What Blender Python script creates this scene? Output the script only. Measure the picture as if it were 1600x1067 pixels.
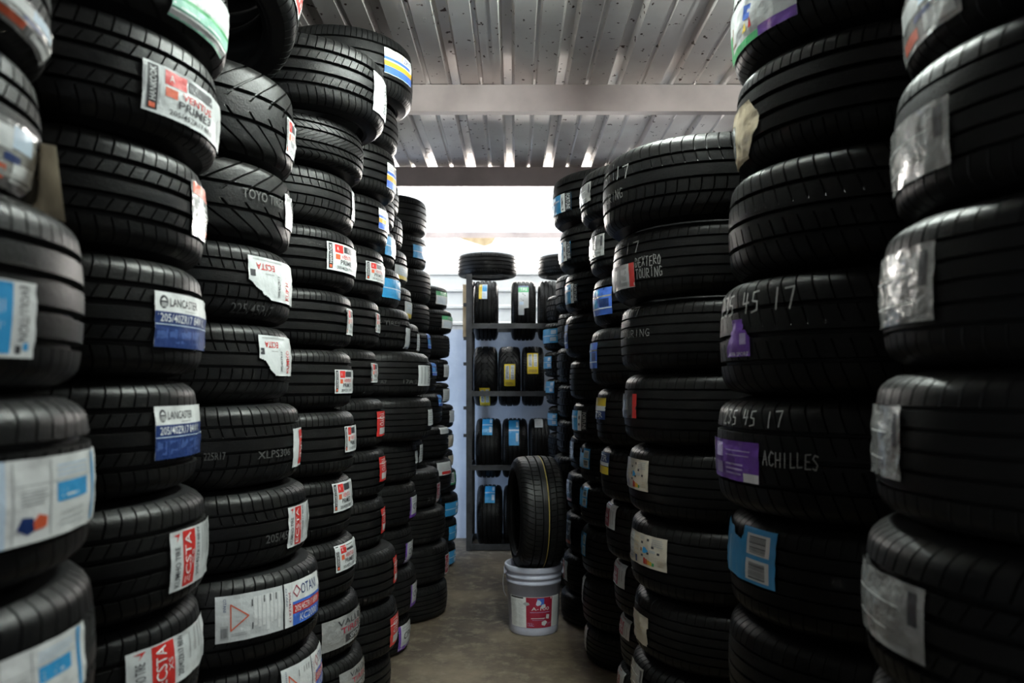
import bpy, bmesh, math, random
from mathutils import Vector, Matrix, Euler, noise

# ------------------------------------------------------------------ clear
for o in list(bpy.data.objects):
    bpy.data.objects.remove(o, do_unlink=True)
scene = bpy.context.scene
C = scene.collection
random.seed(7)
PI = math.pi

# ------------------------------------------------------------------ camera
F, CX, HY, CAMZ = 1244.0, 803.0, 600.0, 1.30      # focal length (px), vanishing point, eye height
cam = bpy.data.cameras.new('camera')
cam_o = bpy.data.objects.new('camera', cam); C.objects.link(cam_o)
cam.sensor_width = 36; cam.lens = 36 * F / 1600
cam.shift_x = (800 - CX) / 1600; cam.shift_y = (HY - 533.5) / 1600
cam_o.location = (0, 0, CAMZ); cam_o.rotation_euler = (PI / 2, 0, 0)
cam.clip_start = 0.05
cam.dof.use_dof = True; cam.dof.focus_distance = 3.0; cam.dof.aperture_fstop = 4.0
scene.camera = cam_o

# ------------------------------------------------------------------ world, lamps, exposure
w = bpy.data.worlds.new('sky'); scene.world = w; w.use_nodes = True
bg = w.node_tree.nodes['Background']; bg.inputs[0].default_value = (.75, .87, 1, 1); bg.inputs[1].default_value = 0.8

def area(name, loc, rot, sx, sy, power, col):
    l = bpy.data.lights.new(name, 'AREA'); l.shape = 'RECTANGLE'; l.size = sx; l.size_y = sy
    l.energy = power; l.color = col
    o = bpy.data.objects.new(name, l); C.objects.link(o); o.location = loc; o.rotation_euler = rot
    return o
area('daylight_over_skylight', (0, 6.38, 3.1), (0, 0, 0), 2.9, 1.9, 42, (1, .97, .93))
area('daylight_gable_gap', (0, 7.95, 2.42), (-PI / 2, 0, 0), 2.9, .75, 160, (1, .94, .87))
area('daylight_back_doorway', (-1.6, 6.12, 1.15), (0, -PI / 2, 0), 2.2, .55, 11, (.5, .7, 1))
area('daylight_shop_doorway', (0.87, -2.75, 1.30), (PI / 2, 0, .35), .85, 2.0, 18, (.95, 1, .98))
LAMP = 265.0                                        # strength of the fluorescent tube (built below)
scene.view_settings.view_transform = 'Standard'
scene.view_settings.look = 'None'
scene.view_settings.gamma = 1
scene.view_settings.use_curve_mapping = False
scene.view_settings.exposure = 1.1

# ------------------------------------------------------------------ materials
MATS = {}
def pmat(name, col, rough=.5, metal=0, spec=.5, coat=0, bump=0, bscale=40, var=0, vscale=6, col2=None, emit=None):
    if name in MATS: return MATS[name]
    m = bpy.data.materials.new(name); m.use_nodes = True
    nt = m.node_tree; b = nt.nodes['Principled BSDF']
    b.inputs['Base Color'].default_value = (*col, 1); b.inputs['Roughness'].default_value = rough
    b.inputs['Metallic'].default_value = metal; b.inputs['Specular IOR Level'].default_value = spec
    if coat: b.inputs['Coat Weight'].default_value = coat; b.inputs['Coat Roughness'].default_value = .12
    tc = nt.nodes.new('ShaderNodeTexCoord')
    if var or col2:
        n = nt.nodes.new('ShaderNodeTexNoise'); n.inputs['Scale'].default_value = vscale; n.inputs['Detail'].default_value = 6
        nt.links.new(tc.outputs['Object'], n.inputs['Vector'])
        r = nt.nodes.new('ShaderNodeValToRGB')
        c2 = col2 or tuple(c * (1 - var) for c in col)
        r.color_ramp.elements[0].position = .35; r.color_ramp.elements[1].position = .65
        r.color_ramp.elements[0].color = (*c2, 1); r.color_ramp.elements[1].color = (*col, 1)
        nt.links.new(n.outputs['Fac'], r.inputs['Fac']); nt.links.new(r.outputs['Color'], b.inputs['Base Color'])
    if bump:
        n2 = nt.nodes.new('ShaderNodeTexNoise'); n2.inputs['Scale'].default_value = bscale; n2.inputs['Detail'].default_value = 5
        nt.links.new(tc.outputs['Object'], n2.inputs['Vector'])
        bp = nt.nodes.new('ShaderNodeBump'); bp.inputs['Strength'].default_value = bump; bp.inputs['Distance'].default_value = .01
        nt.links.new(n2.outputs['Fac'], bp.inputs['Height']); nt.links.new(bp.outputs['Normal'], b.inputs['Normal'])
    MATS[name] = m
    return m

RUBBER = pmat('rubber', (.0066, .0066, .0069), .40, spec=.145, bump=.12, bscale=220, col2=(.0105, .0102, .0098), vscale=9)
SIDE = pmat('sidewall_rubber', (.007, .007, .0074), .5, spec=.18, bump=.1, bscale=150)
STICK = {
    'white': (.78, .79, .78), 'paper': (.62, .64, .64), 'grey': (.42, .43, .43), 'dark': (.05, .05, .055), 'black': (.015, .015, .018),
    'red': (.62, .035, .03), 'rust': (.70, .12, .05), 'navy': (.018, .042, .16), 'blue': (.06, .16, .60), 'sky': (.045, .36, .72),
    'purple': (.16, .05, .38), 'lilac': (.46, .38, .62), 'yellow': (.80, .58, .03), 'green': (.05, .38, .13), 'mint': (.30, .62, .48),
    'orange': (.85, .40, .04), 'cream': (.62, .56, .46), 'tan': (.60, .50, .34), 'magenta': (.36, .02, .05), 'ice': (.60, .72, .85),
    'slate': (.06, .11, .30), 'silver': (.40, .40, .39), 'brown': (.30, .16, .08)}
def stick(c):
    if c == 'silver': return pmat('sticker_silver', STICK[c], .22, metal=.25, coat=.8, bump=.5, bscale=45)
    return pmat('sticker_' + c, STICK[c], .38, coat=.55, bump=.18, bscale=60)
CHALK = pmat('chalk', (.30, .30, .29), .9, spec=.1, bump=.3, bscale=300)
MOULD = pmat('moulded_ink', (.06, .06, .058), .7)
MOULD_FAINT = pmat('moulded_ink_faint', (.025, .025, .025), .7)
STEEL = pmat('rack_steel', (.06, .061, .065), .42, metal=.2, bump=.15, bscale=60, col2=(.035, .035, .038), vscale=18)
PURLIN = pmat('purlin_paint', (.50, .42, .41), .42, metal=.1, bump=.06, bscale=20, col2=(.36, .30, .29), vscale=4)
WOOD = pmat('pale_wood', (.58, .45, .28), .7, bump=.2, bscale=50, col2=(.42, .30, .17), vscale=12)
PLASTER = pmat('painted_plaster', (.62, .66, .74), .75, bump=.5, bscale=14, col2=(.50, .54, .62), vscale=5)
BLOCK = pmat('block_wall', (.36, .36, .37), .85, bump=.4, bscale=20, var=.25)
PAIL = pmat('pail_plastic', (.58, .60, .72), .42, bump=.08, bscale=30, col2=(.48, .50, .60), vscale=10)
WIRE = pmat('wire_steel', (.35, .35, .36), .35, metal=.8)
YELLOW = pmat('yellow_line', (.40, .28, .06), .6)

def sheet_mat():
    m = bpy.data.materials.new('galvanised_sheet'); m.use_nodes = True; nt = m.node_tree; b = nt.nodes['Principled BSDF']
    b.inputs['Metallic'].default_value = .85; b.inputs['Roughness'].default_value = .46
    tc = nt.nodes.new('ShaderNodeTexCoord')
    n = nt.nodes.new('ShaderNodeTexNoise'); n.inputs['Scale'].default_value = 2.2; n.inputs['Detail'].default_value = 7
    r = nt.nodes.new('ShaderNodeValToRGB'); r.color_ramp.elements[0].position = .35; r.color_ramp.elements[1].position = .62
    r.color_ramp.elements[0].color = (.74, .68, .655, 1); r.color_ramp.elements[1].color = (.90, .875, .845, 1)
    # rust specks
    mp = nt.nodes.new('ShaderNodeMapping'); mp.inputs['Scale'].default_value = (1, .7, 1)
    v = nt.nodes.new('ShaderNodeTexNoise'); v.inputs['Scale'].default_value = 34; v.inputs['Detail'].default_value = 2
    r2 = nt.nodes.new('ShaderNodeValToRGB'); r2.color_ramp.elements[0].position = .665; r2.color_ramp.elements[1].position = .70
    mx = nt.nodes.new('ShaderNodeMixRGB'); mx.inputs[2].default_value = (.09, .05, .035, 1)
    L = nt.links.new
    L(tc.outputs['Object'], n.inputs['Vector']); L(n.outputs['Fac'], r.inputs['Fac'])
    L(tc.outputs['Object'], mp.inputs['Vector']); L(mp.outputs['Vector'], v.inputs['Vector']); L(v.outputs['Fac'], r2.inputs['Fac'])
    L(r2.outputs['Color'], mx.inputs[0]); L(r.outputs['Color'], mx.inputs[1]); L(mx.outputs['Color'], b.inputs['Base Color'])
    return m
SHEET = sheet_mat()
WALLSHEET = pmat('wall_sheet', (.72, .73, .73), .45, metal=.1, col2=(.62, .62, .61), vscale=3)

def skylight_mat():
    m = bpy.data.materials.new('translucent_roof_sheet'); m.use_nodes = True; nt = m.node_tree
    nt.nodes.remove(nt.nodes['Principled BSDF']); out = nt.nodes['Material Output']
    tr = nt.nodes.new('ShaderNodeBsdfTransparent'); tr.inputs[0].default_value = (.95, .97, .97, 1)
    tl = nt.nodes.new('ShaderNodeBsdfTranslucent'); tl.inputs[0].default_value = (.85, .88, .88, 1)
    df = nt.nodes.new('ShaderNodeBsdfDiffuse'); df.inputs[0].default_value = (.8, .8, .8, 1)
    m1 = nt.nodes.new('ShaderNodeMixShader'); m1.inputs[0].default_value = .3
    m2 = nt.nodes.new('ShaderNodeMixShader'); m2.inputs[0].default_value = .72
    nt.links.new(tl.outputs[0], m1.inputs[1]); nt.links.new(df.outputs[0], m1.inputs[2])
    nt.links.new(tr.outputs[0], m2.inputs[1]); nt.links.new(m1.outputs[0], m2.inputs[2]); nt.links.new(m2.outputs[0], out.inputs[0])
    return m
SKYLIGHT = skylight_mat()

def floor_mat():
    m = bpy.data.materials.new('worn_concrete'); m.use_nodes = True; nt = m.node_tree; b = nt.nodes['Principled BSDF']
    tc = nt.nodes.new('ShaderNodeTexCoord'); L = nt.links.new
    n = nt.nodes.new('ShaderNodeTexNoise'); n.inputs['Scale'].default_value = 1.9; n.inputs['Detail'].default_value = 9; n.inputs['Roughness'].default_value = .65
    r = nt.nodes.new('ShaderNodeValToRGB')
    e = r.color_ramp.elements; e[0].position = .33; e[0].color = (.040, .029, .019, 1); e[1].position = .68; e[1].color = (.20, .158, .108, 1)
    e2 = e.new(.5); e2.color = (.098, .073, .049, 1)
    n3 = nt.nodes.new('ShaderNodeTexNoise'); n3.inputs['Scale'].default_value = 13; n3.inputs['Detail'].default_value = 9; n3.inputs['Roughness'].default_value = .7
    r3 = nt.nodes.new('ShaderNodeValToRGB'); r3.color_ramp.elements[0].position = .50; r3.color_ramp.elements[1].position = .72
    mx = nt.nodes.new('ShaderNodeMixRGB'); mx.inputs[2].default_value = (.22, .185, .135, 1)
    L(tc.outputs['Object'], n.inputs['Vector']); L(n.outputs['Fac'], r.inputs['Fac'])
    L(tc.outputs['Object'], n3.inputs['Vector']); L(n3.outputs['Fac'], r3.inputs['Fac'])
    L(r3.outputs['Color'], mx.inputs[0]); L(r.outputs['Color'], mx.inputs[1]); L(mx.outputs['Color'], b.inputs['Base Color'])
    rr = nt.nodes.new('ShaderNodeMapRange'); rr.inputs['To Min'].default_value = .62; rr.inputs['To Max'].default_value = .8
    L(n.outputs['Fac'], rr.inputs['Value']); L(rr.outputs['Result'], b.inputs['Roughness'])
    bp = nt.nodes.new('ShaderNodeBump'); bp.inputs['Strength'].default_value = .25; bp.inputs['Distance'].default_value = .008
    L(n3.outputs['Fac'], bp.inputs['Height']); L(bp.outputs['Normal'], b.inputs['Normal'])
    return m
CONCRETE = floor_mat()

# ------------------------------------------------------------------ helpers
def link(name, me, mat=None, parent=None, loc=None):
    o = bpy.data.objects.new(name, me); C.objects.link(o)
    if mat is not None and me is not None and len(me.materials) == 0: me.materials.append(mat)
    if parent is not None: o.parent = parent
    if loc is not None: o.location = loc
    return o
def empty(name, loc=(0, 0, 0), rot=(0, 0, 0)):
    o = bpy.data.objects.new(name, None); C.objects.link(o); o.location = loc; o.rotation_euler = rot
    o.empty_display_size = .1
    return o
def tag(o, label, cat, group=None):
    o['label'] = label; o['category'] = cat
    if group: o['group'] = group
    return o
def structure(o, label):
    o['kind'] = 'structure'; o['label'] = label
    return o
def bm_box(bm, x0, x1, y0, y1, z0, z1, bev=0):
    r = bmesh.ops.create_cube(bm, size=1)
    for v in r['verts']:
        v.co = Vector(((x0 + x1) / 2 + v.co.x * (x1 - x0), (y0 + y1) / 2 + v.co.y * (y1 - y0), (z0 + z1) / 2 + v.co.z * (z1 - z0)))
    if bev:
        es = list({e for v in r['verts'] for e in v.link_edges})
        bmesh.ops.bevel(bm, geom=es, offset=bev, segments=2, affect='EDGES')
def to_mesh(bm, name, smooth=False):
    me = bpy.data.meshes.new(name); bm.to_mesh(me); bm.free()
    if smooth: me.polygons.foreach_set('use_smooth', [True] * len(me.polygons))
    return me
def box(name, x0, x1, y0, y1, z0, z1, mat, parent=None, bev=0):
    bm = bmesh.new(); bm_box(bm, x0, x1, y0, y1, z0, z1, bev)
    return link(name, to_mesh(bm, name), mat, parent)
def lathe(prof, n, closed=False):
    """mesh data of revolution about z; prof = [(r,z)...]"""
    vs, fs = [], []; k = len(prof)
    for i in range(n):
        a = 2 * PI * i / n
        for r, z in prof: vs.append((r * math.cos(a), r * math.sin(a), z))
    kk = k if closed else k - 1
    for i in range(n):
        j = (i + 1) % n
        for q in range(kk):
            p = (q + 1) % k
            fs.append((i * k + q, j * k + q, j * k + p, i * k + p))
    return vs, fs
def pymesh(name, vs, fs, smooth=True):
    me = bpy.data.meshes.new(name); me.from_pydata(vs, [], fs); me.update()
    if smooth: me.polygons.foreach_set('use_smooth', [True] * len(me.polygons))
    return me
def tube(name, pts, r, mat, parent=None, n=8):
    cu = bpy.data.curves.new(name, 'CURVE'); cu.dimensions = '3D'; cu.bevel_depth = r; cu.bevel_resolution = 2
    sp = cu.splines.new('POLY'); sp.points.add(len(pts) - 1)
    for p, q in zip(sp.points, pts): p.co = (*q, 1)
    t = bpy.data.objects.new(name, cu); C.objects.link(t)
    me = bpy.data.meshes.new_from_object(t); bpy.data.objects.remove(t)
    return link(name, me, mat, parent)

# ------------------------------------------------------------------ the shed
XL, XR, Y0, YB, YO, ZR = -1.42, 1.42, -2.6, 6.72, 7.40, 2.77
P1, P2, P3 = 3.91, 5.39, 7.27
structure(box('floor', XL - .3, XR + .3, Y0 - 1.2, YO + .3, -.1, 0, CONCRETE), 'worn brownish grey concrete floor of the aisle')
# side walls; the left one stops short of the back wall and leaves a doorway
def wall(name, boxes, mat, label):
    bm = bmesh.new()
    for b in boxes: bm_box(bm, *b)
    return structure(link(name, to_mesh(bm, name), mat), label)
wall('wall_left', [(XL - .12, XL, Y0, 5.84, 0, ZR), (XL - .12, XL, 5.84, 6.42, 2.25, ZR), (XL - .12, XL, 6.42, YO, 0, ZR)], BLOCK,
     'grey block wall behind the left tyre stacks')
wall('wall_right', [(XR, XR + .12, Y0, YO, 0, ZR)], BLOCK, 'grey block wall behind the right tyre stacks')
wall('wall_front', [(XL - .12, .42, Y0 - .12, Y0, 0, ZR), (1.32, XR + .12, Y0 - .12, Y0, 0, ZR), (.42, 1.32, Y0 - .12, Y0, 2.35, ZR)], BLOCK, 'grey block wall with a doorway behind the camera')
wall('wall_back', [(XL, XR, YB, YB + .15, 0, 1.76)], PLASTER, 'waist-high painted plaster wall behind the tyre rack')

# outer wall: horizontal ribbed metal sheets above the plaster wall
ow = structure(empty('wall_outer', (0, YO, 0)), 'pale ribbed metal sheeting above the plaster wall')
for k in range(15):
    z0 = .02 + k * .155
    vs, fs = [], []
    pr = [(0, z0), (0, z0 + .115), (-.022, z0 + .125), (-.022, z0 + .145), (0, z0 + .155)]
    for x in (XL, XR):
        for y, z in pr: vs.append((x, y, z))
    for x in (XL, XR):
        for y, z in pr: vs.append((x, y + .004, z))
    n = len(pr)
    for i in range(n - 1):
        fs.append((i, i + 1, n + i + 1, n + i)); fs.append((2 * n + i, 3 * n + i, 3 * n + i + 1, 2 * n + i + 1))
    link('sheet_strip', pymesh('sheet_strip', vs, fs, False), WALLSHEET, ow)

# roof: trapezoidal sheets carried by purlins
ceil = structure(empty('ceiling', (0, 0, ZR)), 'ribbed metal roof sheets on steel purlins')
PITCH = .26
def roof_profile(x0, x1):
    pts = []
    k = math.floor((x0 + .03) / PITCH) - 1
    while True:
        c = -.03 + k * PITCH
        seg = [(c - .034, 0), (c - .020, .036), (c + .020, .036), (c + .034, 0), (c + .13 - .013, 0), (c + .13 - .006, .010), (c + .13 + .006, .010), (c + .13 + .013, 0)]
        for p in seg:
            if x0 - 1e-4 <= p[0] <= x1 + 1e-4: pts.append(p)
        k += 1
        if c > x1 + PITCH: break
    return [(x0, 0)] + pts + [(x1, 0)]
def roof_sheet(x0, x1, y0, y1, mat, dz, name='roof_sheet'):
    pr = roof_profile(x0, x1); n = len(pr); vs, fs = [], []
    for t in (0, .002):
        for y in (y0, y1):
            for x, z in pr: vs.append((x, y, z + t + dz))
    for i in range(n - 1):
        fs.append((i, n + i, n + i + 1, i + 1)); fs.append((2 * n + i, 2 * n + i + 1, 3 * n + i + 1, 3 * n + i))
    for a, b in ((0, 2 * n), (3 * n, n)):
        for i in range(n - 1): fs.append((a + i, a + i + 1, b + i + 1, b + i))
    fs.append((0, 2 * n, 3 * n, n)); fs.append((n - 1, 2 * n - 1, 4 * n - 1, 3 * n - 1))
    return link(name, pymesh(name, vs, fs, False), mat, ceil)
xs = [-.03 - .065 - 2 * PITCH * 3 + .78 * k for k in range(5)]
xs = [-1.655, -.875, -.095, .685, 1.465, 1.60]
for i in range(5):
    dz = .0025 * (i % 2)
    roof_sheet(xs[i], xs[i + 1] + .004, Y0 - .2, P2 + .12, SHEET, dz)
    roof_sheet(xs[i], xs[i + 1] + .004, P2 - .02, YO + .25, SKYLIGHT, dz + .0055, 'skylight_sheet')
def purlin(y, h, name='purlin', z1=0):
    # C-section: web towards the camera, two flanges
    bm = bmesh.new()
    bm_box(bm, XL, XR, y, y + .004, z1 - h, z1); bm_box(bm, XL, XR, y + .004, y + .055, z1 - h, z1 - h + .004); bm_box(bm, XL, XR, y + .004, y + .055, z1 - .004, z1)
    bm_box(bm, XL, XR, y + .051, y + .055, z1 - h + .004, z1 - h + .02)
    return link(name, to_mesh(bm, name), PURLIN, ceil)
for y in (-.6, 1.6, P1, P2): purlin(y, .13)
purlin(P3, .052, 'wall_plate', -.085)

# fluorescent batten on the roof, above the frame
lamp = empty('tube_lamp', (.33, 2.20, 2.768)); tag(lamp, 'white fluorescent tube lamp fixed under the roof above the right stacks', 'lamp')
LAMPW = pmat('lamp_enamel', (.75, .75, .74), .4)
box('lamp_housing', -.025, .025, -.62, .62, -.035, 0, LAMPW, lamp)
for y in (-.60, .60): box('lamp_holder', -.014, .014, y - .012, y + .012, -.080, -.035, LAMPW, lamp, .003)
TUBE = bpy.data.materials.new('lit_tube'); TUBE.use_nodes = True
b_ = TUBE.node_tree.nodes['Principled BSDF']; b_.inputs['Emission Color'].default_value = (.90, 1, .94, 1); b_.inputs['Emission Strength'].default_value = LAMP
tb = tube('tube', [(0, -.588, -.064), (0, .588, -.064)], .013, TUBE, lamp)

# ------------------------------------------------------------------ tyre meshes
R0, W0, RIM = .300, .21, .212
def crown(zf, w=W0):
    """drop of the tread radius at zf in 0..1 across the width"""
    t = abs(2 * zf - 1)
    if t < .72: return .006 * (t / .72) ** 2
    u = (t - .72) / .28
    return .006 + .012 * u + .030 * u ** 2.6
def tread_mesh(name, grooves, pitches, slots, slant, gw=.052, gd=.012, sd=.008, slotw=.13, rows=None):
    """grooves: positions (0..1) of the circumferential grooves; slots(zf)->0..1 weight of the cross slots; slant(zf)->angle in pitches"""
    S = []                                  # (zf, in_groove, weight)
    edges = sorted(grooves)
    lo, hi = .035, .965
    bounds = [lo] + [g for g in edges] + [hi]
    for i in range(len(bounds) - 1):
        a = bounds[i] + (gw / 2 if i > 0 else 0); b = bounds[i + 1] - (gw / 2 if i < len(bounds) - 2 else 0)
        n = max(3, int((b - a) / .030))
        for q in range(n + 1):
            z = a + (b - a) * q / n
            S.append((z, 0, slots(z)))
        if i < len(bounds) - 2:
            g = bounds[i + 1]
            S.append((g - gw * .30, 1, 0)); S.append((g + gw * .30, 1, 0))
    offs = [(0, 0), (.03, 1), (slotw - .03, 1), (slotw, 0), (.45, 0), (.72, 0)]
    vs, fs = [], []; ns = len(S); na = len(offs) * pitches
    for p in range(pitches):
        for off, lat in offs:
            for zf, g, wt in S:
                r = R0 - crown(zf) - (gd if g else lat * wt * sd)
                a = 2 * PI * (p + off + slant(zf)) / pitches
                vs.append((r * math.cos(a), r * math.sin(a), zf * W0))
    for i in range(na):
        j = (i + 1) % na
        for q in range(ns - 1): fs.append((i * ns + q, j * ns + q, j * ns + q + 1, i * ns + q + 1))
    me = pymesh(name, vs, fs, True)
    me.materials.append(RUBBER)
    bm = bmesh.new(); bm.from_mesh(me)
    for e in bm.edges:
        if len(e.link_faces) == 2 and e.calc_face_angle(0) > .5: e.smooth = False
    bm.to_mesh(me); bm.free()
    return me
def sh(z): return 1 if (z < .24 or z > .76) else 0
TREADS = {
    'touring': tread_mesh('tread_touring', [.265, .42, .58, .735], 68, lambda z: 1 if (z < .25 or z > .75) else (.55 if (.28 < z < .40 or .60 < z < .72) else 0),
                          lambda z: 1.1 * abs(2 * z - 1) if not .25 < z < .75 else 4.5 * (z - .25)),
    'rib': tread_mesh('tread_rib', [.25, .415, .585, .75], 84, lambda z: .8 * sh(z), lambda z: .6 * abs(2 * z - 1), gw=.050, slotw=.13),
    'vee': tread_mesh('tread_vee', [.36, .64], 30, lambda z: 1 if not .44 < z < .56 else 0,
                      lambda z: 2.6 * (abs(2 * z - 1)) ** 1.4, gw=.046, slotw=.15, sd=.010),
    'sport': tread_mesh('tread_sport', [.28, .50, .72], 60, lambda z: .9 if not .42 < z < .58 else 0,
                        lambda z: -2.6 * z, gw=.042, slotw=.13),
    'hatch': tread_mesh('tread_hatch', [.23, .38, .62, .77], 72, lambda z: .9, lambda z: 1.2 * math.sin(z * 4 * PI), gw=.044, slotw=.14),
    'lug': tread_mesh('tread_lug', [.20, .40, .60, .80], 52, lambda z: 1, lambda z: .42 * math.floor(z * 5) + .5 * z, gw=.046, slotw=.19, sd=.009),
    'asym': tread_mesh('tread_asym', [.27, .44, .60, .74], 64, lambda z: 1 if z < .25 or z > .76 else (.7 if z > .62 or z < .42 else 0),
                       lambda z: 1.6 * z + .8 * math.sin(5 * z), gw=.034),
    'smooth': tread_mesh('tread_smooth', [.24, .37, .50, .63, .76], 70, lambda z: .35 * sh(z), lambda z: .9 * z, gw=.028, gd=.007, sd=.005),
}
def sidewall_mesh():
    # outer face from the shoulder over the bulge to the bead, then back along the inner liner
    zf = .035; rs = R0 - crown(zf)
    pr = [(rs, zf * W0), (R0 - .052, .0035), (R0 - .060, .0012), (R0 - .066, .0), (R0 - .068, .0012), (R0 - .071, .0012), (R0 - .072, 0.0004),
          (RIM + .012, .003), (RIM + .011, .006), (RIM + .004, .011), (RIM, .017), (RIM - .001, .030), (RIM + .006, .034), (RIM + .022, .030), (R0 - .04, .020), (R0 - .022, .045), (R0 - .016, W0 / 2)]
    vs, fs = lathe(pr, 84)
    fs = [tuple(reversed(f)) for f in fs]
    me = pymesh('sidewall', vs, fs, True); me.materials.append(SIDE)
    return me
SIDEWALL = sidewall_mesh()

# ------------------------------------------------------------------ lettering
_tc = {}
def text_geo(s):
    if s in _tc: return _tc[s]
    cu = bpy.data.curves.new('t', 'FONT'); cu.body = s; cu.resolution_u = 2; cu.offset = .004
    t = bpy.data.objects.new('t', cu); C.objects.link(t)
    bpy.context.view_layer.update()
    me = bpy.data.meshes.new_from_object(t); bpy.data.objects.remove(t)
    vs = [(v.co.x, v.co.y) for v in me.vertices]; fs = [tuple(p.vertices) for p in me.polygons]
    bpy.data.meshes.remove(me)
    x0 = min(v[0] for v in vs); x1 = max(v[0] for v in vs); y0 = min(v[1] for v in vs); y1 = max(v[1] for v in vs)
    vs = [((x - x0) / (x1 - x0), (y - y0) / (y1 - y0)) for x, y in vs]
    _tc[s] = (vs, fs); return _tc[s]
STROKES = {
    'A': [[(0, 0), (.5, 1), (1, 0)], [(.2, .4), (.8, .4)]], 'C': [[(1, .85), (.5, 1), (0, .6), (.1, .1), (.6, 0), (1, .15)]],
    'H': [[(0, 0), (0, 1)], [(1, 0), (1, 1)], [(0, .5), (1, .5)]], 'I': [[(.5, 0), (.5, 1)]], 'L': [[(.1, 1), (.1, 0), (1, .05)]],
    'E': [[(1, 1), (.05, .95), (0, 0), (1, .02)], [(0, .5), (.8, .5)]], 'S': [[(1, .9), (.4, 1), (.05, .75), (.9, .35), (.6, 0), (0, .1)]],
    'D': [[(0, 0), (0, 1), (.7, .85), (1, .45), (.6, .05), (0, 0)]], 'X': [[(0, 0), (1, 1)], [(0, 1), (1, 0)]], 'T': [[(0, 1), (1, 1)], [(.5, 1), (.5, 0)]],
    'R': [[(0, 0), (0, 1), (.8, .9), (.8, .55), (0, .48), (1, 0)]], 'O': [[(.5, 1), (0, .6), (.2, .05), (.8, .05), (1, .6), (.5, 1)]],
    'U': [[(0, 1), (.05, .1), (.6, 0), (1, .2), (1, 1)]], 'N': [[(0, 0), (0, 1), (1, 0), (1, 1)]], 'G': [[(1, .9), (.4, 1), (0, .5), (.4, 0), (1, .1), (1, .45), (.6, .45)]],
    '1': [[(.5, 0), (.55, 1)]], '2': [[(0, .8), (.5, 1), (.9, .7), (0, 0), (1, 0)]], '3': [[(0, .95), (.8, .95), (.4, .55), (.95, .3), (.5, 0), (0, .1)]],
    '4': [[(.1, 1), (0, .45), (1, .5)], [(.7, .95), (.6, 0)]], '5': [[(1, 1), (.2, .95), (.1, .55), (.8, .5), (.85, .1), (0, 0)]], '7': [[(0, .95), (1, 1), (.6, 0)]],
    '6': [[(.9, 1), (.1, .5), (.1, .1), (.7, 0), (.9, .35), (.15, .4)]], '0': [[(.5, 1), (0, .5), (.5, 0), (1, .5), (.5, 1)]]}

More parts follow.
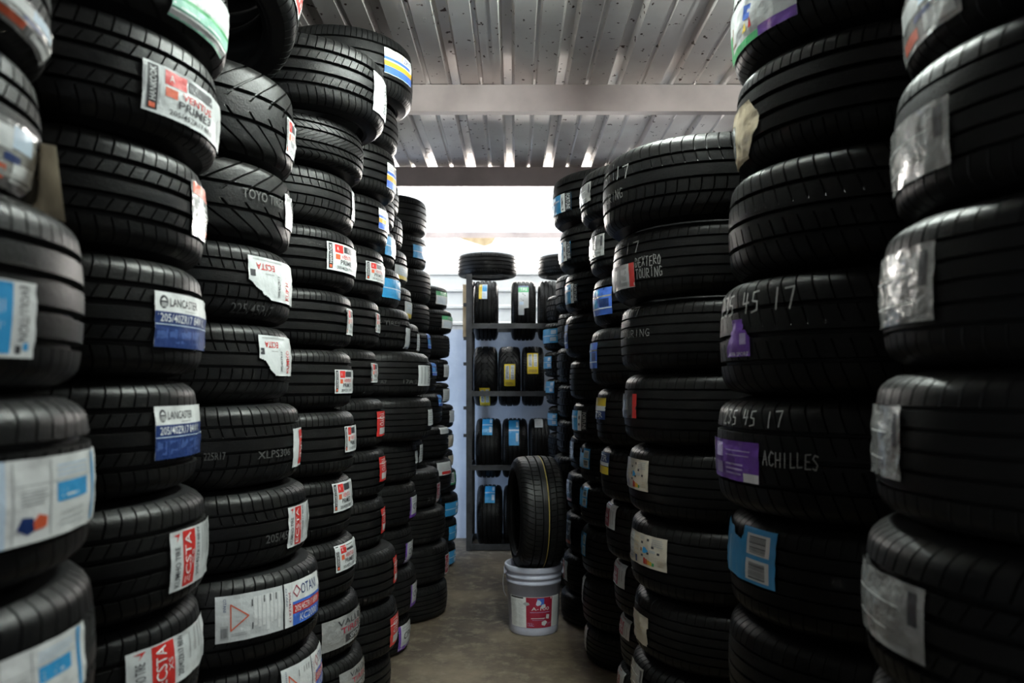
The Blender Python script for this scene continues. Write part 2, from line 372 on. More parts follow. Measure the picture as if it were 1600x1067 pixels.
class Wrap:
    """flat drawing in u,v (0..1) wrapped on the tread of a tyre between two angles and two heights"""
    def __init__(s, R, w, a0, a1, z0, z1, seed=0, wrinkle=.0016):
        s.R, s.w, s.a0, s.a1, s.z0, s.z1 = R, w, a0, a1, z0, z1
        s.L = abs(a1 - a0) * R; s.H = z1 - z0; s.v, s.f, s.m, s.mats = [], [], [], []
        s.seed = seed; s.wr = wrinkle
    def pt(s, u, v, layer):
        a = s.a0 + (s.a1 - s.a0) * u; z = s.z0 + (s.z1 - s.z0) * v
        zf = min(.97, max(.03, z / s.w))
        n = noise.noise(Vector((u * s.L * 34 + s.seed * 7.3, v * s.H * 34, s.seed * 3.1)))
        edge = max(abs(2 * u - 1), abs(2 * v - 1))
        r = s.R * (1 - crown(zf) / R0) + .0022 + s.wr * (n + .6) + (.0022 * max(0, edge - .85) / .15 * (noise.noise(Vector((u * 5 + s.seed, v * 5, 2))) + .3) if s.wr else 0) + layer * .0005
        return (r * math.cos(a), r * math.sin(a), z)
    def mi(s, c):
        m = c if not isinstance(c, str) else stick(c)
        if m not in s.mats: s.mats.append(m)
        return s.mats.index(m)
    def quadgrid(s, u0, v0, u1, v1, c, layer=1, nu=None, nv=None, keep=None):
        nu = nu or max(1, int(math.ceil(abs(u1 - u0) * s.L / .012))); nv = nv or max(1, int(math.ceil(abs(v1 - v0) * s.H / .02)))
        b = len(s.v); k = s.mi(c)
        for i in range(nu + 1):
            for j in range(nv + 1): s.v.append(s.pt(u0 + (u1 - u0) * i / nu, v0 + (v1 - v0) * j / nv, layer))
        for i in range(nu):
            for j in range(nv):
                if keep and not keep(u0 + (u1 - u0) * (i + .5) / nu, v0 + (v1 - v0) * (j + .5) / nv): continue
                s.f.append((b + i * (nv + 1) + j, b + (i + 1) * (nv + 1) + j, b + (i + 1) * (nv + 1) + j + 1, b + i * (nv + 1) + j + 1)); s.m.append(k)
    def base(s, c, keep=None):
        s.quadgrid(0, 0, 1, 1, c, 0, max(3, int(s.L / (.0022 if keep else .007))), max(3, int(s.H / (.0022 if keep else .009))), keep)
    def poly(s, pts, c, layer=1):
        b = len(s.v); k = s.mi(c)
        for u, v in pts: s.v.append(s.pt(u, v, layer))
        s.f.append(tuple(range(b, b + len(pts)))); s.m.append(k)
    def text(s, t, u0, v0, u1, v1, c, rot=0, layer=2):
        vs, fs = text_geo(t); b = len(s.v); k = s.mi(c)
        for x, y in vs:
            if rot == 90: x, y = 1 - y, x
            elif rot == 180: x, y = 1 - x, 1 - y
            elif rot == 270: x, y = y, 1 - x
            s.v.append(s.pt(u0 + (u1 - u0) * x, v0 + (v1 - v0) * y, layer))
        for f in fs: s.f.append(tuple(b + i for i in f)); s.m.append(k)
    def stroke(s, pts, wd, c, layer=1):
        k = s.mi(c)
        for (x0, y0), (x1, y1) in zip(pts, pts[1:]):
            dx, dy = (x1 - x0) * s.L, (y1 - y0) * s.H; l = math.hypot(dx, dy) or 1
            nx, ny = -dy / l * wd / 2, dx / l * wd / 2; ex, ey = dx / l * wd * .3, dy / l * wd * .3
            n = max(1, int(l / .015)); b = len(s.v)
            for i in range(n + 1):
                t = i / n; px = x0 + (x1 - x0) * t; py = y0 + (y1 - y0) * t
                e = -1 if i == 0 else (1 if i == n else 0)
                for sg in (1, -1):
                    s.v.append(s.pt(px + (sg * nx + e * ex) / s.L, py + (sg * ny + e * ey) / s.H, layer))
            for i in range(n): s.f.append((b + 2 * i, b + 2 * i + 1, b + 2 * i + 3, b + 2 * i + 2)); s.m.append(k)
    def lines(s, u0, v0, u1, v1, n, c, vert=False, fill=.4):
        for i in range(n):
            rr = .75 + .25 * random.random()
            if vert: x = u0 + (u1 - u0) * i / n; s.quadgrid(x, v0 + (v1 - v0) * (1 - rr), x + (u1 - u0) / n * fill, v1, c, 1)
            else: y = v0 + (v1 - v0) * i / n; s.quadgrid(u0, y, u0 + (u1 - u0) * rr, y + (v1 - v0) / n * fill, c, 1)
    def barcode(s, u0, v0, u1, v1, vert=True, bg='white'):
        s.quadgrid(u0, v0, u1, v1, bg, 1)
        n = 11
        for i in range(n):
            t = .1 + .8 * i / n; wd = .8 / n * random.choice((.35, .5, .7))
            if vert: s.quadgrid(u0 + (u1 - u0) * t, v0 + (v1 - v0) * .15, u0 + (u1 - u0) * (t + wd), v1 - (v1 - v0) * .15, 'dark', 2)
            else: s.quadgrid(u0 + (u1 - u0) * .15, v0 + (v1 - v0) * t, u1 - (u1 - u0) * .15, v0 + (v1 - v0) * (t + wd), 'dark', 2)
    def mesh(s, name):
        me = bpy.data.meshes.new(name); me.from_pydata(s.v, [], s.f)
        for m in s.mats: me.materials.append(m)
        me.polygons.foreach_set('material_index', s.m); me.update()
        return me

def torn(p, seed, amp=.12):
    def k(u, v):
        n = noise.noise(Vector((u * 6 + seed, v * 6, seed * 1.7)))
        return p(u, v) + amp * n > 0
    return k

# ------------------------------------------------------------------ sticker designs
def st_ventus(L):
    L.base('paper'); L.quadgrid(.03, .06, .105, .96, 'black'); L.text('HANKOOK', .045, .24, .09, .92, 'white', 90); L.quadgrid(.045, .09, .09, .19, 'rust', 2)
    L.quadgrid(.008, .35, .018, .95, 'grey'); L.quadgrid(.112, .2, .12, .6, 'grey')
    L.quadgrid(.155, .66, .34, .95, 'red'); L.text('A', .19, .74, .23, .88, 'white'); L.quadgrid(.36, .70, .66, .93, 'dark'); L.quadgrid(.16, .42, .26, .60, 'rust')
    L.text('VENTUS', .30, .47, .64, .62, 'red'); L.text('PRIME3', .27, .26, .64, .43, 'dark'); L.text('205/45ZR17 88W', .20, .08, .70, .19, 'dark')
    L.quadgrid(.80, .1, .84, .6, 'grey')
def st_lanc(L):
    L.base('white'); L.quadgrid(0, 0, 1, .645, 'navy'); L.quadgrid(0, .405, 1, .42, 'ice', 2)
    c = (.095, .82); rx, ry = .045, .12
    L.poly([(c[0] + rx * math.cos(t), c[1] + ry * math.sin(t)) for t in [i * PI / 8 for i in range(16)]], 'dark')
    L.poly([(c[0] - .033, c[1] + .02), (c[0] + .033, c[1] + .02), (c[0], c[1] + .085)], 'white', 2)
    for i in range(3): L.quadgrid(c[0] - .03, c[1] - .03 - .03 * i, c[0] + .03, c[1] - .015 - .03 * i, 'white', 2)
    L.text('LANCASTER', .16, .75, .57, .90, 'dark'); L.text('205/40ZR17 84W XL', .05, .46, .80, .61, 'white')
    for a, b in ((.02, .14), (.16, .29), (.31, .47), (.50, .76)): L.quadgrid(a, .08, b, .34, 'slate')
    L.quadgrid(.35, .685, .55, .70, 'grey')
def st_ecsta(L):
    L.base('paper'); L.quadgrid(.185, .03, .39, .97, 'red'); L.text('ECSTA', .215, .08, .31, .93, 'white', 90); L.text('XS', .325, .35, .37, .62, 'paper', 90)
    L.text('KUMHO TIRE', .06, .06, .135, .74, 'dark', 90); L.poly([(.05, .93), (.145, .95), (.09, .80), (.11, .90)], 'red')
    L.text('205/45ZR17 88W', .43, .12, .49, .97, 'dark', 90); L.quadgrid(.58, .35, .60, .9, 'grey'); L.lines(.66, .3, .9, .95, 3, 'grey', True)
def st_ecsta_down(L):
    L.base('paper', torn(lambda u, v: 1.5 * u + v - .46, L.seed)); L.text('ECSTA', .10, .70, .37, .85, 'red', 180); L.quadgrid(.02, .52, .085, .68, 'dark')
    L.quadgrid(.06, .92, .55, .955, 'grey'); L.text('205/45ZR17', .43, .10, .48, .62, 'dark', 90); L.text('KUMHO', .60, .08, .72, .66, 'red', 90); L.quadgrid(.22, .60, .36, .63, 'grey')
def st_otani(L):
    L.base('paper'); L.quadgrid(.495, 0, .508, 1, 'black')
    L.stroke([(.10, .80), (.22, .52), (.10, .24), (.10, .80)], .003, 'rust', 2); L.barcode(.03, .06, .085, .36, True, 'grey'); L.text('OTANI', .05, .66, .07, .94, 'navy', 270)
    L.lines(.26, .08, .48, .9, 7, 'white', True, .75); L.lines(.10, .12, .22, .2, 2, 'grey')
    for u, v in ((.245, .8), (.245, .3), (.335, .84), (.385, .84), (.43, .84)): L.quadgrid(u, v - .1, u + .007, v + .05, 'black', 3)
    L.quadgrid(.512, 0, .585, 1, 'white'); L.text('205/45ZR17', .548, .1, .57, .8, 'magenta', 270); L.text('OTANI', .52, .5, .535, .9, 'navy', 270)
    L.quadgrid(.59, .26, 1, .50, 'red'); L.quadgrid(.59, 0, 1, .27, 'blue'); L.quadgrid(.59, .48, 1, .545, 'blue', 2)
    L.text('205/45ZR17 88W', .61, .30, .96, .45, 'white'); L.text('KC2000', .67, .05, .93, .22, 'white', 0, 3); L.text('OTANI', .69, .66, .93, .90, 'navy')
    L.stroke([(.60, .77), (.64, .90), (.68, .77), (.64, .64), (.60, .77)], .003, 'magenta', 2); L.quadgrid(.59, .545, 1, 1, 'white', 1)
def st_evolu(L):
    L.base('white'); L.quadgrid(0, .05, .62, .97, 'sky'); L.quadgrid(.0, .05, .16, .97, 'blue', 2); L.lines(.2, .1, .55, .9, 6, 'ice', True, .3); L.text('EVOLUTION', .72, .22, .88, .95, 'dark', 270)
    L.quadgrid(.70, .05, .78, .16, 'dark'); L.quadgrid(.82, .10, .9, .2, 'sky')
def st_boxes(L):
    L.base('white'); L.quadgrid(0, 0, .06, 1, 'ice'); L.quadgrid(.87, .03, .92, .97, 'sky'); L.quadgrid(.42, .42, .78, .66, 'sky'); L.lines(.46, .47, .74, .62, 2, 'white'); L.lines(.15, .45, .36, .65, 5, 'grey')
    L.quadgrid(.12, .68, .86, .69, 'grey'); L.quadgrid(.36, .05, .37, .96, 'grey'); L.quadgrid(.10, .03, .11, .97, 'grey')
    L.lines(.42, .74, .82, .92, 3, 'ice')
    L.poly([(.13, .18), (.20, .10), (.26, .16), (.23, .30), (.16, .32)], 'navy'); L.poly([(.24, .14), (.33, .16), (.34, .28), (.27, .33), (.23, .24)], 'rust', 2)
    L.lines(.45, .1, .8, .34, 3, 'paper')
def st_film(L):
    L.base('silver'); L.quadgrid(.86, .45, .94, .9, 'dark', 1) if L.L > .05 else None; L.lines(.1, .25, .8, .3, 1, 'white'); L.lines(.1, .62, .8, .67, 1, 'white')
def st_film_col(L):
    L.base('silver'); L.quadgrid(.1, .55, .55, .9, 'paper'); L.quadgrid(.55, .6, .9, .95, 'ice'); L.quadgrid(.15, .1, .5, .3, 'rust'); L.quadgrid(.6, .1, .95, .4, 'white'); L.quadgrid(.45, .38, .7, .5, 'navy')
def st_rustfoil(L):
    L.base('silver'); L.quadgrid(.05, .78, .95, .98, 'rust'); L.lines(.2, .3, .9, .7, 4, 'white'); L.quadgrid(.3, .1, .9, .2, 'rust')
def st_green(L):
    L.base('white'); L.quadgrid(0, .68, 1, 1, 'green'); L.text('TIRE', .28, .73, .72, .94, 'white'); L.lines(.1, .1, .9, .6, 4, 'ice')
def st_mint(L):
    L.base('white'); L.quadgrid(0, 0, 1, .35, 'mint'); L.quadgrid(.3, .45, .9, .8, 'paper'); L.lines(.1, .1, .9, .28, 2, 'white'); L.quadgrid(.0, .35, 1, .42, 'green')
def st_grey(L):
    L.base('paper'); L.lines(.12, .08, .5, .94, 2, 'grey', True, .4); L.text('PROXES', .58, .12, .88, .92, 'dark', 270)
def st_redwhite(L):
    L.base('paper'); L.quadgrid(.45, .05, .95, .95, 'red'); L.text('TIRE', .55, .2, .85, .85, 'white', 270)
def st_red(L):
    L.base('red'); L.text('TOYO', .2, .42, .6, .94, 'white', 270); L.quadgrid(.2, .08, .9, .34, 'paper'); L.quadgrid(0, .72, 1, .75, 'white')
def st_silver_mag(L):
    L.base('silver'); L.text('VALUE', .25, .68, .85, .88, 'dark'); L.text('TIRES', .3, .42, .8, .62, 'magenta'); L.quadgrid(.4, .08, .98, .34, 'dark'); L.text('SPORT', .5, .12, .92, .3, 'paper')
def st_orange(L):
    L.base('white'); L.quadgrid(0, .02, 1, .30, 'blue'); L.quadgrid(0, .30, 1, .50, 'orange'); L.quadgrid(0, .55, .9, .66, 'blue'); L.text('ZR17', .62, .72, .95, .92, 'navy'); L.lines(.08, .74, .5, .9, 2, 'grey')
    L.stroke([(.52, .7), (.58, .96)], .004, 'orange', 2)
def st_blue(L):
    L.base('sky'); L.quadgrid(0, .48, 1, .53, 'ice'); L.quadgrid(.68, .12, .94, .4, 'ice'); L.quadgrid(.72, .62, .94, .9, 'ice')
def st_fortune(L):
    L.base('sky'); L.quadgrid(0, .62, .55, .72, 'ice'); L.quadgrid(.60, 0, .78, 1, 'white'); L.quadgrid(.78, 0, 1, 1, 'black'); L.text('FORTUNE', .82, .08, .96, .92, 'white', 270); L.quadgrid(.64, .1, .70, .9, 'dark')
def st_bluecode(L):
    L.base('sky', torn(lambda u, v: 1.02 - v - .42 * max(0, .6 - abs(u - .5)) + (.3 if u > .55 else 0), L.seed)); L.barcode(.62, .52, .93, .90, False); L.barcode(.62, .06, .93, .44, False); L.quadgrid(.2, .05, .22, .7, 'ice')
def st_bluefoil(L):
    L.base('blue'); L.quadgrid(0, .66, 1, .72, 'silver'); L.quadgrid(.1, .3, .4, .6, 'sky'); L.quadgrid(.5, .3, .9, .6, 'navy'); L.quadgrid(0, .22, 1, .27, 'ice'); L.quadgrid(.1, .78, .5, .95, 'sky')
def st_blueyellow(L):
    L.base('navy'); L.quadgrid(0, .62, 1, 1, 'yellow'); L.quadgrid(0, .4, 1, .62, 'paper'); L.text('ZR', .2, .1, .85, .35, 'white')
def st_yellowblue(L):
    L.base('navy'); L.quadgrid(0, 0, 1, .36, 'yellow'); L.quadgrid(0, .40, 1, .55, 'paper'); L.text('ZR', .2, .62, .85, .9, 'white')
def st_purple(L):
    L.base('purple'); L.quadgrid(0, 0, .10, 1, 'lilac'); L.text('ACHILLES', .02, .08, .09, .92, 'white', 90); L.quadgrid(.22, .12, .42, .42, 'lilac'); L.quadgrid(.22, .56, .42, .92, 'lilac'); L.quadgrid(.48, .62, .92, .90, 'blue') if False else None
    L.lines(.5, .15, .8, .5, 3, 'lilac'); L.quadgrid(.80, .0, 1, .22, 'white'); L.lines(.5, .62, .92, .86, 2, 'lilac', False, .25)
def st_purpletorn(L):
    L.base('purple', torn(lambda u, v: .55 - abs(u - .55) - .55 * (v - .25) if v < .7 else .22 - abs(u - .5), L.seed)); L.quadgrid(.62, .32, .86, .62, 'lilac'); L.text('ATR SPORT', .15, .02, .95, .12, 'white')
    L.quadgrid(.25, .4, .5, .6, 'lilac') if False else None
def st_cpc(L):
    L.base('paper'); L.quadgrid(0, 0, .12, 1, 'purple'); L.quadgrid(0, 0, 1, .14, 'purple'); L.text('CPC', .25, .38, .92, .66, 'black'); L.lines(.2, .74, .9, .96, 2, 'grey'); L.lines(.2, .18, .9, .32, 2, 'grey')
def st_eu(L):
    L.base('cream'); L.quadgrid(.02, .1, .2, .95, 'paper'); L.lines(.04, .15, .2, .9, 6, 'grey'); L.lines(.24, .3, .40, .95, 5, 'tan')
    L.poly([(.50, .42), (.56, .42), (.64, .50), (.56, .60), (.50, .60)], 'sky')
    for i, c in enumerate(('red', 'rust', 'orange', 'yellow', 'green')): L.quadgrid(.52 + .05 * i, .08, .565 + .05 * i, .28 - .025 * i, c)
    for u, v in ((.60, .82), (.45, .70), (.70, .62), (.60, .40), (.82, .46), (.46, .30)): L.quadgrid(u, v, u + .05, v + .07, 'dark')
    L.quadgrid(.28, .06, .33, .28, 'navy'); L.lines(.70, .70, .95, .95, 4, 'grey'); L.lines(.42, .84, .55, .96, 3, 'grey'); L.lines(.84, .12, .96, .34, 3, 'tan'); L.quadgrid(.66, .48, .78, .56, 'grey'); L.quadgrid(.44, .46, .48, .56, 'brown')
def st_cream(L):
    L.base('cream', torn(lambda u, v: .5 - abs(u - .45) + .1 * v, L.seed)); L.lines(.2, .3, .8, .8, 4, 'tan')
def st_creamtorn(L):
    L.base('tan', torn(lambda u, v: .97 - u - .55 * abs(v - .6), L.seed, .05)); L.quadgrid(.02, .2, .22, .8, 'silver')
def st_cartoon(L):
    L.base('paper'); L.quadgrid(0, 0, .62, .16, 'green'); L.quadgrid(.62, 0, 1, .2, 'purple'); L.poly([(.1, .3), (.25, .25), (.3, .6), (.15, .7)], 'brown'); L.quadgrid(0, .15, .12, .6, 'green')
    L.poly([(.42, .55), (.52, .5), (.56, .75), (.45, .82)], 'blue'); L.poly([(.40, .3), (.47, .3), (.45, .5)], 'yellow', 2); L.poly([(.5, .3), (.55, .3), (.53, .52)], 'red', 2)
def st_yellow(L):
    L.base('yellow'); L.quadgrid(.1, .30, .45, .92, 'paper'); L.quadgrid(.58, .3, .92, .95, 'paper'); L.lines(.62, .35, .9, .9, 5, 'grey'); L.text('SPORTIVA', .15, .35, .38, .9, 'dark', 90); L.lines(.12, .08, .88, .2, 2, 'brown')
def st_greentall(L):
    L.base('paper', torn(lambda u, v: v - .22 if u > .55 else v + .2, L.seed)); L.quadgrid(0, .72, 1, 1, 'green'); L.quadgrid(0, .93, 1, 1, 'navy', 2); L.text('TIRE', .2, .78, .85, .90, 'white'); L.poly([(.2, .5), (.5, .42), (.7, .6), (.4, .68)], 'dark'); L.quadgrid(.1, .3, .5, .4, 'ice')
def st_yb(L):
    L.base('ice'); L.quadgrid(0, 0, .38, 1, 'yellow'); L.quadgrid(.42, .45, .95, .92, 'sky'); L.lines(.45, .1, .9, .4, 3, 'grey')
def st_whitered(L):
    L.base('paper'); L.lines(.1, .4, .9, .92, 4, 'grey'); L.quadgrid(.25, .05, .95, .28, 'red')
def st_white(L):
    L.base('paper'); L.lines(.12, .15, .88, .88, 5, 'grey')
def st_whyel(L):
    L.base('paper'); L.quadgrid(.1, 0, .9, .26, 'yellow'); L.lines(.2, .4, .8, .9, 3, 'ice')
def st_magenta(L):
    L.base('paper'); L.quadgrid(.05, .05, .6, .95, 'magenta'); L.text('TIRE', .15, .2, .5, .9, 'paper', 270); L.lines(.66, .1, .95, .9, 2, 'grey', True)
def st_orangedark(L):
    L.base('paper'); L.quadgrid(.3, .1, .95, .9, 'dark'); L.text('ZR', .45, .3, .9, .8, 'paper', 270); L.quadgrid(.3, .0, .95, .14, 'rust')
def st_silverred(L):
    L.base('paper'); L.quadgrid(.55, .1, .8, .9, 'grey'); L.quadgrid(.87, .02, 1, 1, 'red'); L.quadgrid(.62, .25, .84, .8, 'paper')
def st_blackred(L):
    L.base('dark'); L.quadgrid(.84, .02, 1, 1, 'red'); L.quadgrid(.3, .3, .6, .75, 'silver'); L.quadgrid(.02, .05, .3, .95, 'grey')
def st_whgreen(L):
    L.base('paper'); L.quadgrid(0, 0, 1, .14, 'green'); L.quadgrid(.86, 0, 1, 1, 'green'); L.lines(.12, .25, .8, .9, 5, 'dark')
STY = {  # style: (draw, words for the label)
    'ventus': (st_ventus, 'white sticker with red block'), 'lanc': (st_lanc, 'white and navy size sticker'), 'ecsta': (st_ecsta, 'white sticker with vertical red band'),
    'ecstad': (st_ecsta_down, 'torn white sticker, red lettering'), 'otani': (st_otani, 'long white sticker, blue end'), 'evolu': (st_evolu, 'blue sticker with white lettered edge'),
    'boxes': (st_boxes, 'big white sticker with blue rectangle'), 'film': (st_film, 'crinkled grey film sticker'), 'filmcol': (st_film_col, 'crumpled coloured film sticker'), 'rustfoil': (st_rustfoil, 'crumpled foil sticker with orange top'),
    'green': (st_green, 'white sticker with green top'), 'mint': (st_mint, 'pale green and white sticker'), 'grey': (st_grey, 'pale grey lettered sticker'), 'redwhite': (st_redwhite, 'white and red sticker'), 'red': (st_red, 'bright red sticker'),
    'silvmag': (st_silver_mag, 'silver sticker with magenta lettering'), 'orange': (st_orange, 'white, orange and blue sticker'), 'blue': (st_blue, 'light blue sticker'), 'fortune': (st_fortune, 'blue sticker with black lettered strip'),
    'bluecode': (st_bluecode, 'torn blue sticker with two barcodes'), 'bluefoil': (st_bluefoil, 'shiny blue foil sticker'), 'blueyel': (st_blueyellow, 'yellow over navy sticker'), 'yelblue': (st_yellowblue, 'navy over yellow sticker'),
    'purple': (st_purple, 'big purple sticker'), 'purptorn': (st_purpletorn, 'torn purple sticker remnant'), 'cpc': (st_cpc, 'white sticker with purple border'), 'eu': (st_eu, 'cream energy sticker, coloured arrows'),
    'cream': (st_cream, 'cream paper sticker'), 'creamtorn': (st_creamtorn, 'torn brownish paper remnant'), 'cartoon': (st_cartoon, 'colourful sticker, green lower edge'), 'yellow': (st_yellow, 'yellow framed sticker'),
    'greentall': (st_greentall, 'tall green and white torn sticker'), 'yb': (st_yb, 'yellow and blue sticker'), 'whitered': (st_whitered, 'white sticker with red foot'), 'white': (st_white, 'small white sticker'),
    'whyel': (st_whyel, 'white sticker with yellow foot'), 'magenta': (st_magenta, 'dark pink and white sticker'), 'orgdark': (st_orangedark, 'black and white orange-footed sticker'), 'silvred': (st_silverred, 'silver sticker with red end'),
    'blackred': (st_blackred, 'black sticker with red end'), 'whgreen': (st_whgreen, 'white sticker edged in green')}

# ------------------------------------------------------------------ tyres
def make_tyre(loc, R, w, tread, label, group, tilt=(0, 0), spin=None, name='car_tyre'):
    root = empty(name, loc, (tilt[0], tilt[1], 0)); tag(root, label, 'tyre', group)
    spin = random.uniform(0, 2 * PI) if spin is None else spin
    sc = (R / R0, R / R0, w / W0)
    t = link('tread', TREADS[tread], None, root); t.scale = sc; t.rotation_euler = (0, 0, spin)
    a = link('sidewall', SIDEWALL, None, root); a.scale = sc
    b = link('sidewall', SIDEWALL, None, root); b.scale = sc; b.rotation_euler = (PI, 0, 0); b.location = (0, 0, w)
    return root

ORD = ['', 'top', 'second', 'third', 'fourth', 'fifth', 'sixth', 'seventh', 'eighth', 'ninth', 'tenth', 'eleventh', 'twelfth', 'thirteenth', 'fourteenth', 'fifteenth', 'sixteenth', 'seventeenth']
NEAR = ['nearest', 'second', 'third', 'fourth', 'fifth', 'sixth', 'seventh', 'eighth', 'farthest']

def ray_angle(px, X, Y, R):
    """angle on the tyre where the sight line through pixel column px meets it (or grazes it), and its depth"""
    t = (px - CX) / F
    # |s*(t,1) - (X,Y)|^2 = R^2
    A = t * t + 1; B = -2 * (t * X + Y); Cc = X * X + Y * Y - R * R
    D = B * B - 4 * A * Cc
    if D < 0:
        s = -B / (2 * A)
    else: s = (-B - math.sqrt(D)) / (2 * A)
    hx, hy = s * t, s
    return math.atan2(hy - Y, hx - X), s
def solve_x(edge, Y, R, side):
    th = math.atan(abs(edge - CX) / F); X = Y * math.tan(th) + R
    for _ in range(40):
        D = math.hypot(X, Y); X = Y * math.tan(th + math.asin(R / D))
    D = math.hypot(X, Y)
    return side * X, math.sqrt(D * D - R * R) * math.cos(th)

ALL = []
def build_stack(side, idx, Y, R, tyres, ybot, extra=0, floorn=None, top_extra=None):
    """tyres: (y_top px, inner silhouette x px, tread, sticker or None, options); heights come from the pixel creases at the silhouette"""
    n = len(tyres)
    sol = [solve_x(t[1], Y + t[4].get('dy', 0), t[4].get('R', R), side) for t in tyres]
    dep = sum(s[1] for s in sol) / n
    ys = [t[0] for t in tyres] + [ybot]
    zs = [CAMZ - (y - HY) * dep / F for y in ys]
    items = []
    for i, t in enumerate(tyres): items.append([zs[i], zs[i + 1], sol[i][0], Y + t[4].get('dy', 0), t])
    # continue to the floor
    zb = zs[-1]
    if floorn is None:
        wm = (zs[0] - zs[-1]) / n; floorn = max(0, round(zb / wm))
    if floorn == 0:
        # spread the small remainder so that the stack stands on the floor
        k = (zs[0] - 0) / (zs[0] - zb)
        for it in items: it[0] = it[0] * 1 - zb * (zs[0] - it[0]) / (zs[0] - zb); it[1] = it[1] - zb * (zs[0] - it[1]) / (zs[0] - zb)
    else:
        wl = zb / floorn; lx = items[-1][2]; lt = items[-1][4]
        for q in range(floorn):
            items.append([zb - q * wl, zb - (q + 1) * wl, lx + random.uniform(-.015, .015), items[-1][3], (0, 0, lt[2], None, {'R': lt[4].get('R', R)})])
    sname = f"{NEAR[idx]} {'left' if side < 0 else 'right'} stack"
    group = f"tyres in the {sname} along the aisle"
    for i, (z1, z0, X, Yc, t) in enumerate(items):
        opt = t[4]; Rt = opt.get('R', R); wt = z1 - z0
        words = STY[t[3][0]][1] if t[3] else None
        desc = f"black tyre with {words}" if words else ("black tyre with white chalk writing" if opt.get('chalk') else random.choice(['plain black tyre', 'black tyre without sticker']) if False else "plain black tyre")
        pos = f"highest level tyre of {sname}" if i == 0 else f"{ORD[i + 1]} from top in {sname}"
        lab = f"{desc}, {pos}"
        tl = opt.get('tilt', (math.radians(random.uniform(-.12, .12)), math.radians(random.uniform(-.12, .12))))
        root = make_tyre((X, Yc, z0 + .0012), Rt, wt - .0024, t[2], lab, group, tl)
        ALL.append((X, Yc, z0, z1, Rt, lab))
        if t[3]: add_sticker(root, X, Yc, z0, Rt, wt, side, t[1], t[3], i + idx * 20 + (100 if side > 0 else 0))
        if opt.get('flap'): add_flap(root)
        for ch in opt.get('chalk', []): add_chalk(root, X, Yc, z0, Rt, wt, ch, i)
        for ch in opt.get('mould', []): add_mould(root, X, Yc, z0, Rt, wt, ch)
def span(X, Y, R, x0, x1):
    a0, s0 = ray_angle(x0, X, Y, R); a1, s1 = ray_angle(x1, X, Y, R)
    d = a1 - a0
    while d > PI: d -= 2 * PI
    while d < -PI: d += 2 * PI
    am, sm = ray_angle((x0 + x1) / 2, X, Y, R)
    return a0, a0 + d, sm
def add_sticker(root, X, Y, z0, R, w, side, edge, spec, seed):
    sty, x0, y0, x1, y1 = spec[:5]; Ln = spec[5] if len(spec) > 5 else None
    a0, a1, dep = span(X, Y, R, x0, x1)
    zt = CAMZ - (y0 - HY) * dep / F - z0; zb = CAMZ - (y1 - HY) * dep / F - z0
    zt = min(zt, w * .93); zb = max(zb, w * .07)
    if zt - zb < .03: m = min(max((zt + zb) / 2, .3 * w), .7 * w); zt, zb = m + .04, m - .04
    need = Ln or max(.05, 1.0 * (zt - zb))
    # the rest of a sticker runs on round the far side
    if side < 0 and x1 > edge - 5 and R * abs(a1 - a0) < need: a1 = a0 + math.copysign(need / R, a1 - a0)
    if side > 0 and x0 < edge + 5 and R * abs(a1 - a0) < need: a0 = a1 - math.copysign(need / R, a1 - a0)
    L = Wrap(R, w, a0, a1, zb, zt, seed)
    STY[sty][0](L)
    o = link('sticker', L.mesh('sticker'), None, root); o['label'] = STY[sty][1]
def add_chalk(root, X, Y, z0, R, w, ch, seed):
    txt, x0, y0, x1, y1 = ch
    a0, a1, dep = span(X, Y, R, x0, x1)
    zt = CAMZ - (y0 - HY) * dep / F - z0; zb = CAMZ - (y1 - HY) * dep / F - z0
    L = Wrap(R, w, a0, a1, zb, zt, seed, 0)
    n = len(txt); cw = 1 / n; i = 0
    for word in txt.split(' '):
        W = Wrap(R, w, a0, a1, zb, zt, seed, 0)
        for c in word:
            jx, jy = random.uniform(-.05, .05) * cw, random.uniform(-.06, .06)
            for st in STROKES[c]: W.stroke([((i + .14 + .66 * p[0]) * cw + jx, p[1] * .92 + .04 + jy) for p in st], min(.0042, .085 * L.H), CHALK)
            i += 1
        i += 1
        o = link('chalk_writing', W.mesh('chalk_writing'), None, root); o['label'] = 'handwritten white chalk letters'
def add_flap(root):
    # loose corner of the wrapping paper hanging off the sticker
    n = 8; vs, fs = [], []
    for i in range(n + 1):
        for j in range(n + 1):
            u, v = i / n, j / n
            px = 36 + 66 * u * (1 - .22 * v) ; py = 218 + 105 * (1 - v) + 10 * u + 14 * u * (1 - v)
            d = .99 - .07 * u + .02 * math.sin(u * 3) + .012 * math.sin(v * 5 + u * 3)
            p = Vector(((px - CX) * d / F, d, CAMZ - (py - HY) * d / F)) - root.location
            vs.append(tuple(p))
    for i in range(n):
        for j in range(n): fs.append((i * (n + 1) + j, (i + 1) * (n + 1) + j, (i + 1) * (n + 1) + j + 1, i * (n + 1) + j + 1))
    o = link('peeled_flap', pymesh('peeled_flap', vs, fs), stick('tan'), root); o['label'] = 'yellowed paper flap peeling off the sticker'
def add_mould(root, X, Y, z0, R, w, ch):
    txt, x0, y0, x1, y1 = ch[:5]
    a0, a1, dep = span(X, Y, R, x0, x1)
    zt = CAMZ - (y0 - HY) * dep / F - z0; zb = CAMZ - (y1 - HY) * dep / F - z0
    L = Wrap(R, w, a0, a1, zb, zt, 1, 0); L.text(txt, 0, 0, 1, 1, MOULD if len(ch) < 6 else MOULD_FAINT)
    o = link('printed_lettering', L.mesh('printed_lettering'), None, root); o['label'] = 'faint grey lettering'

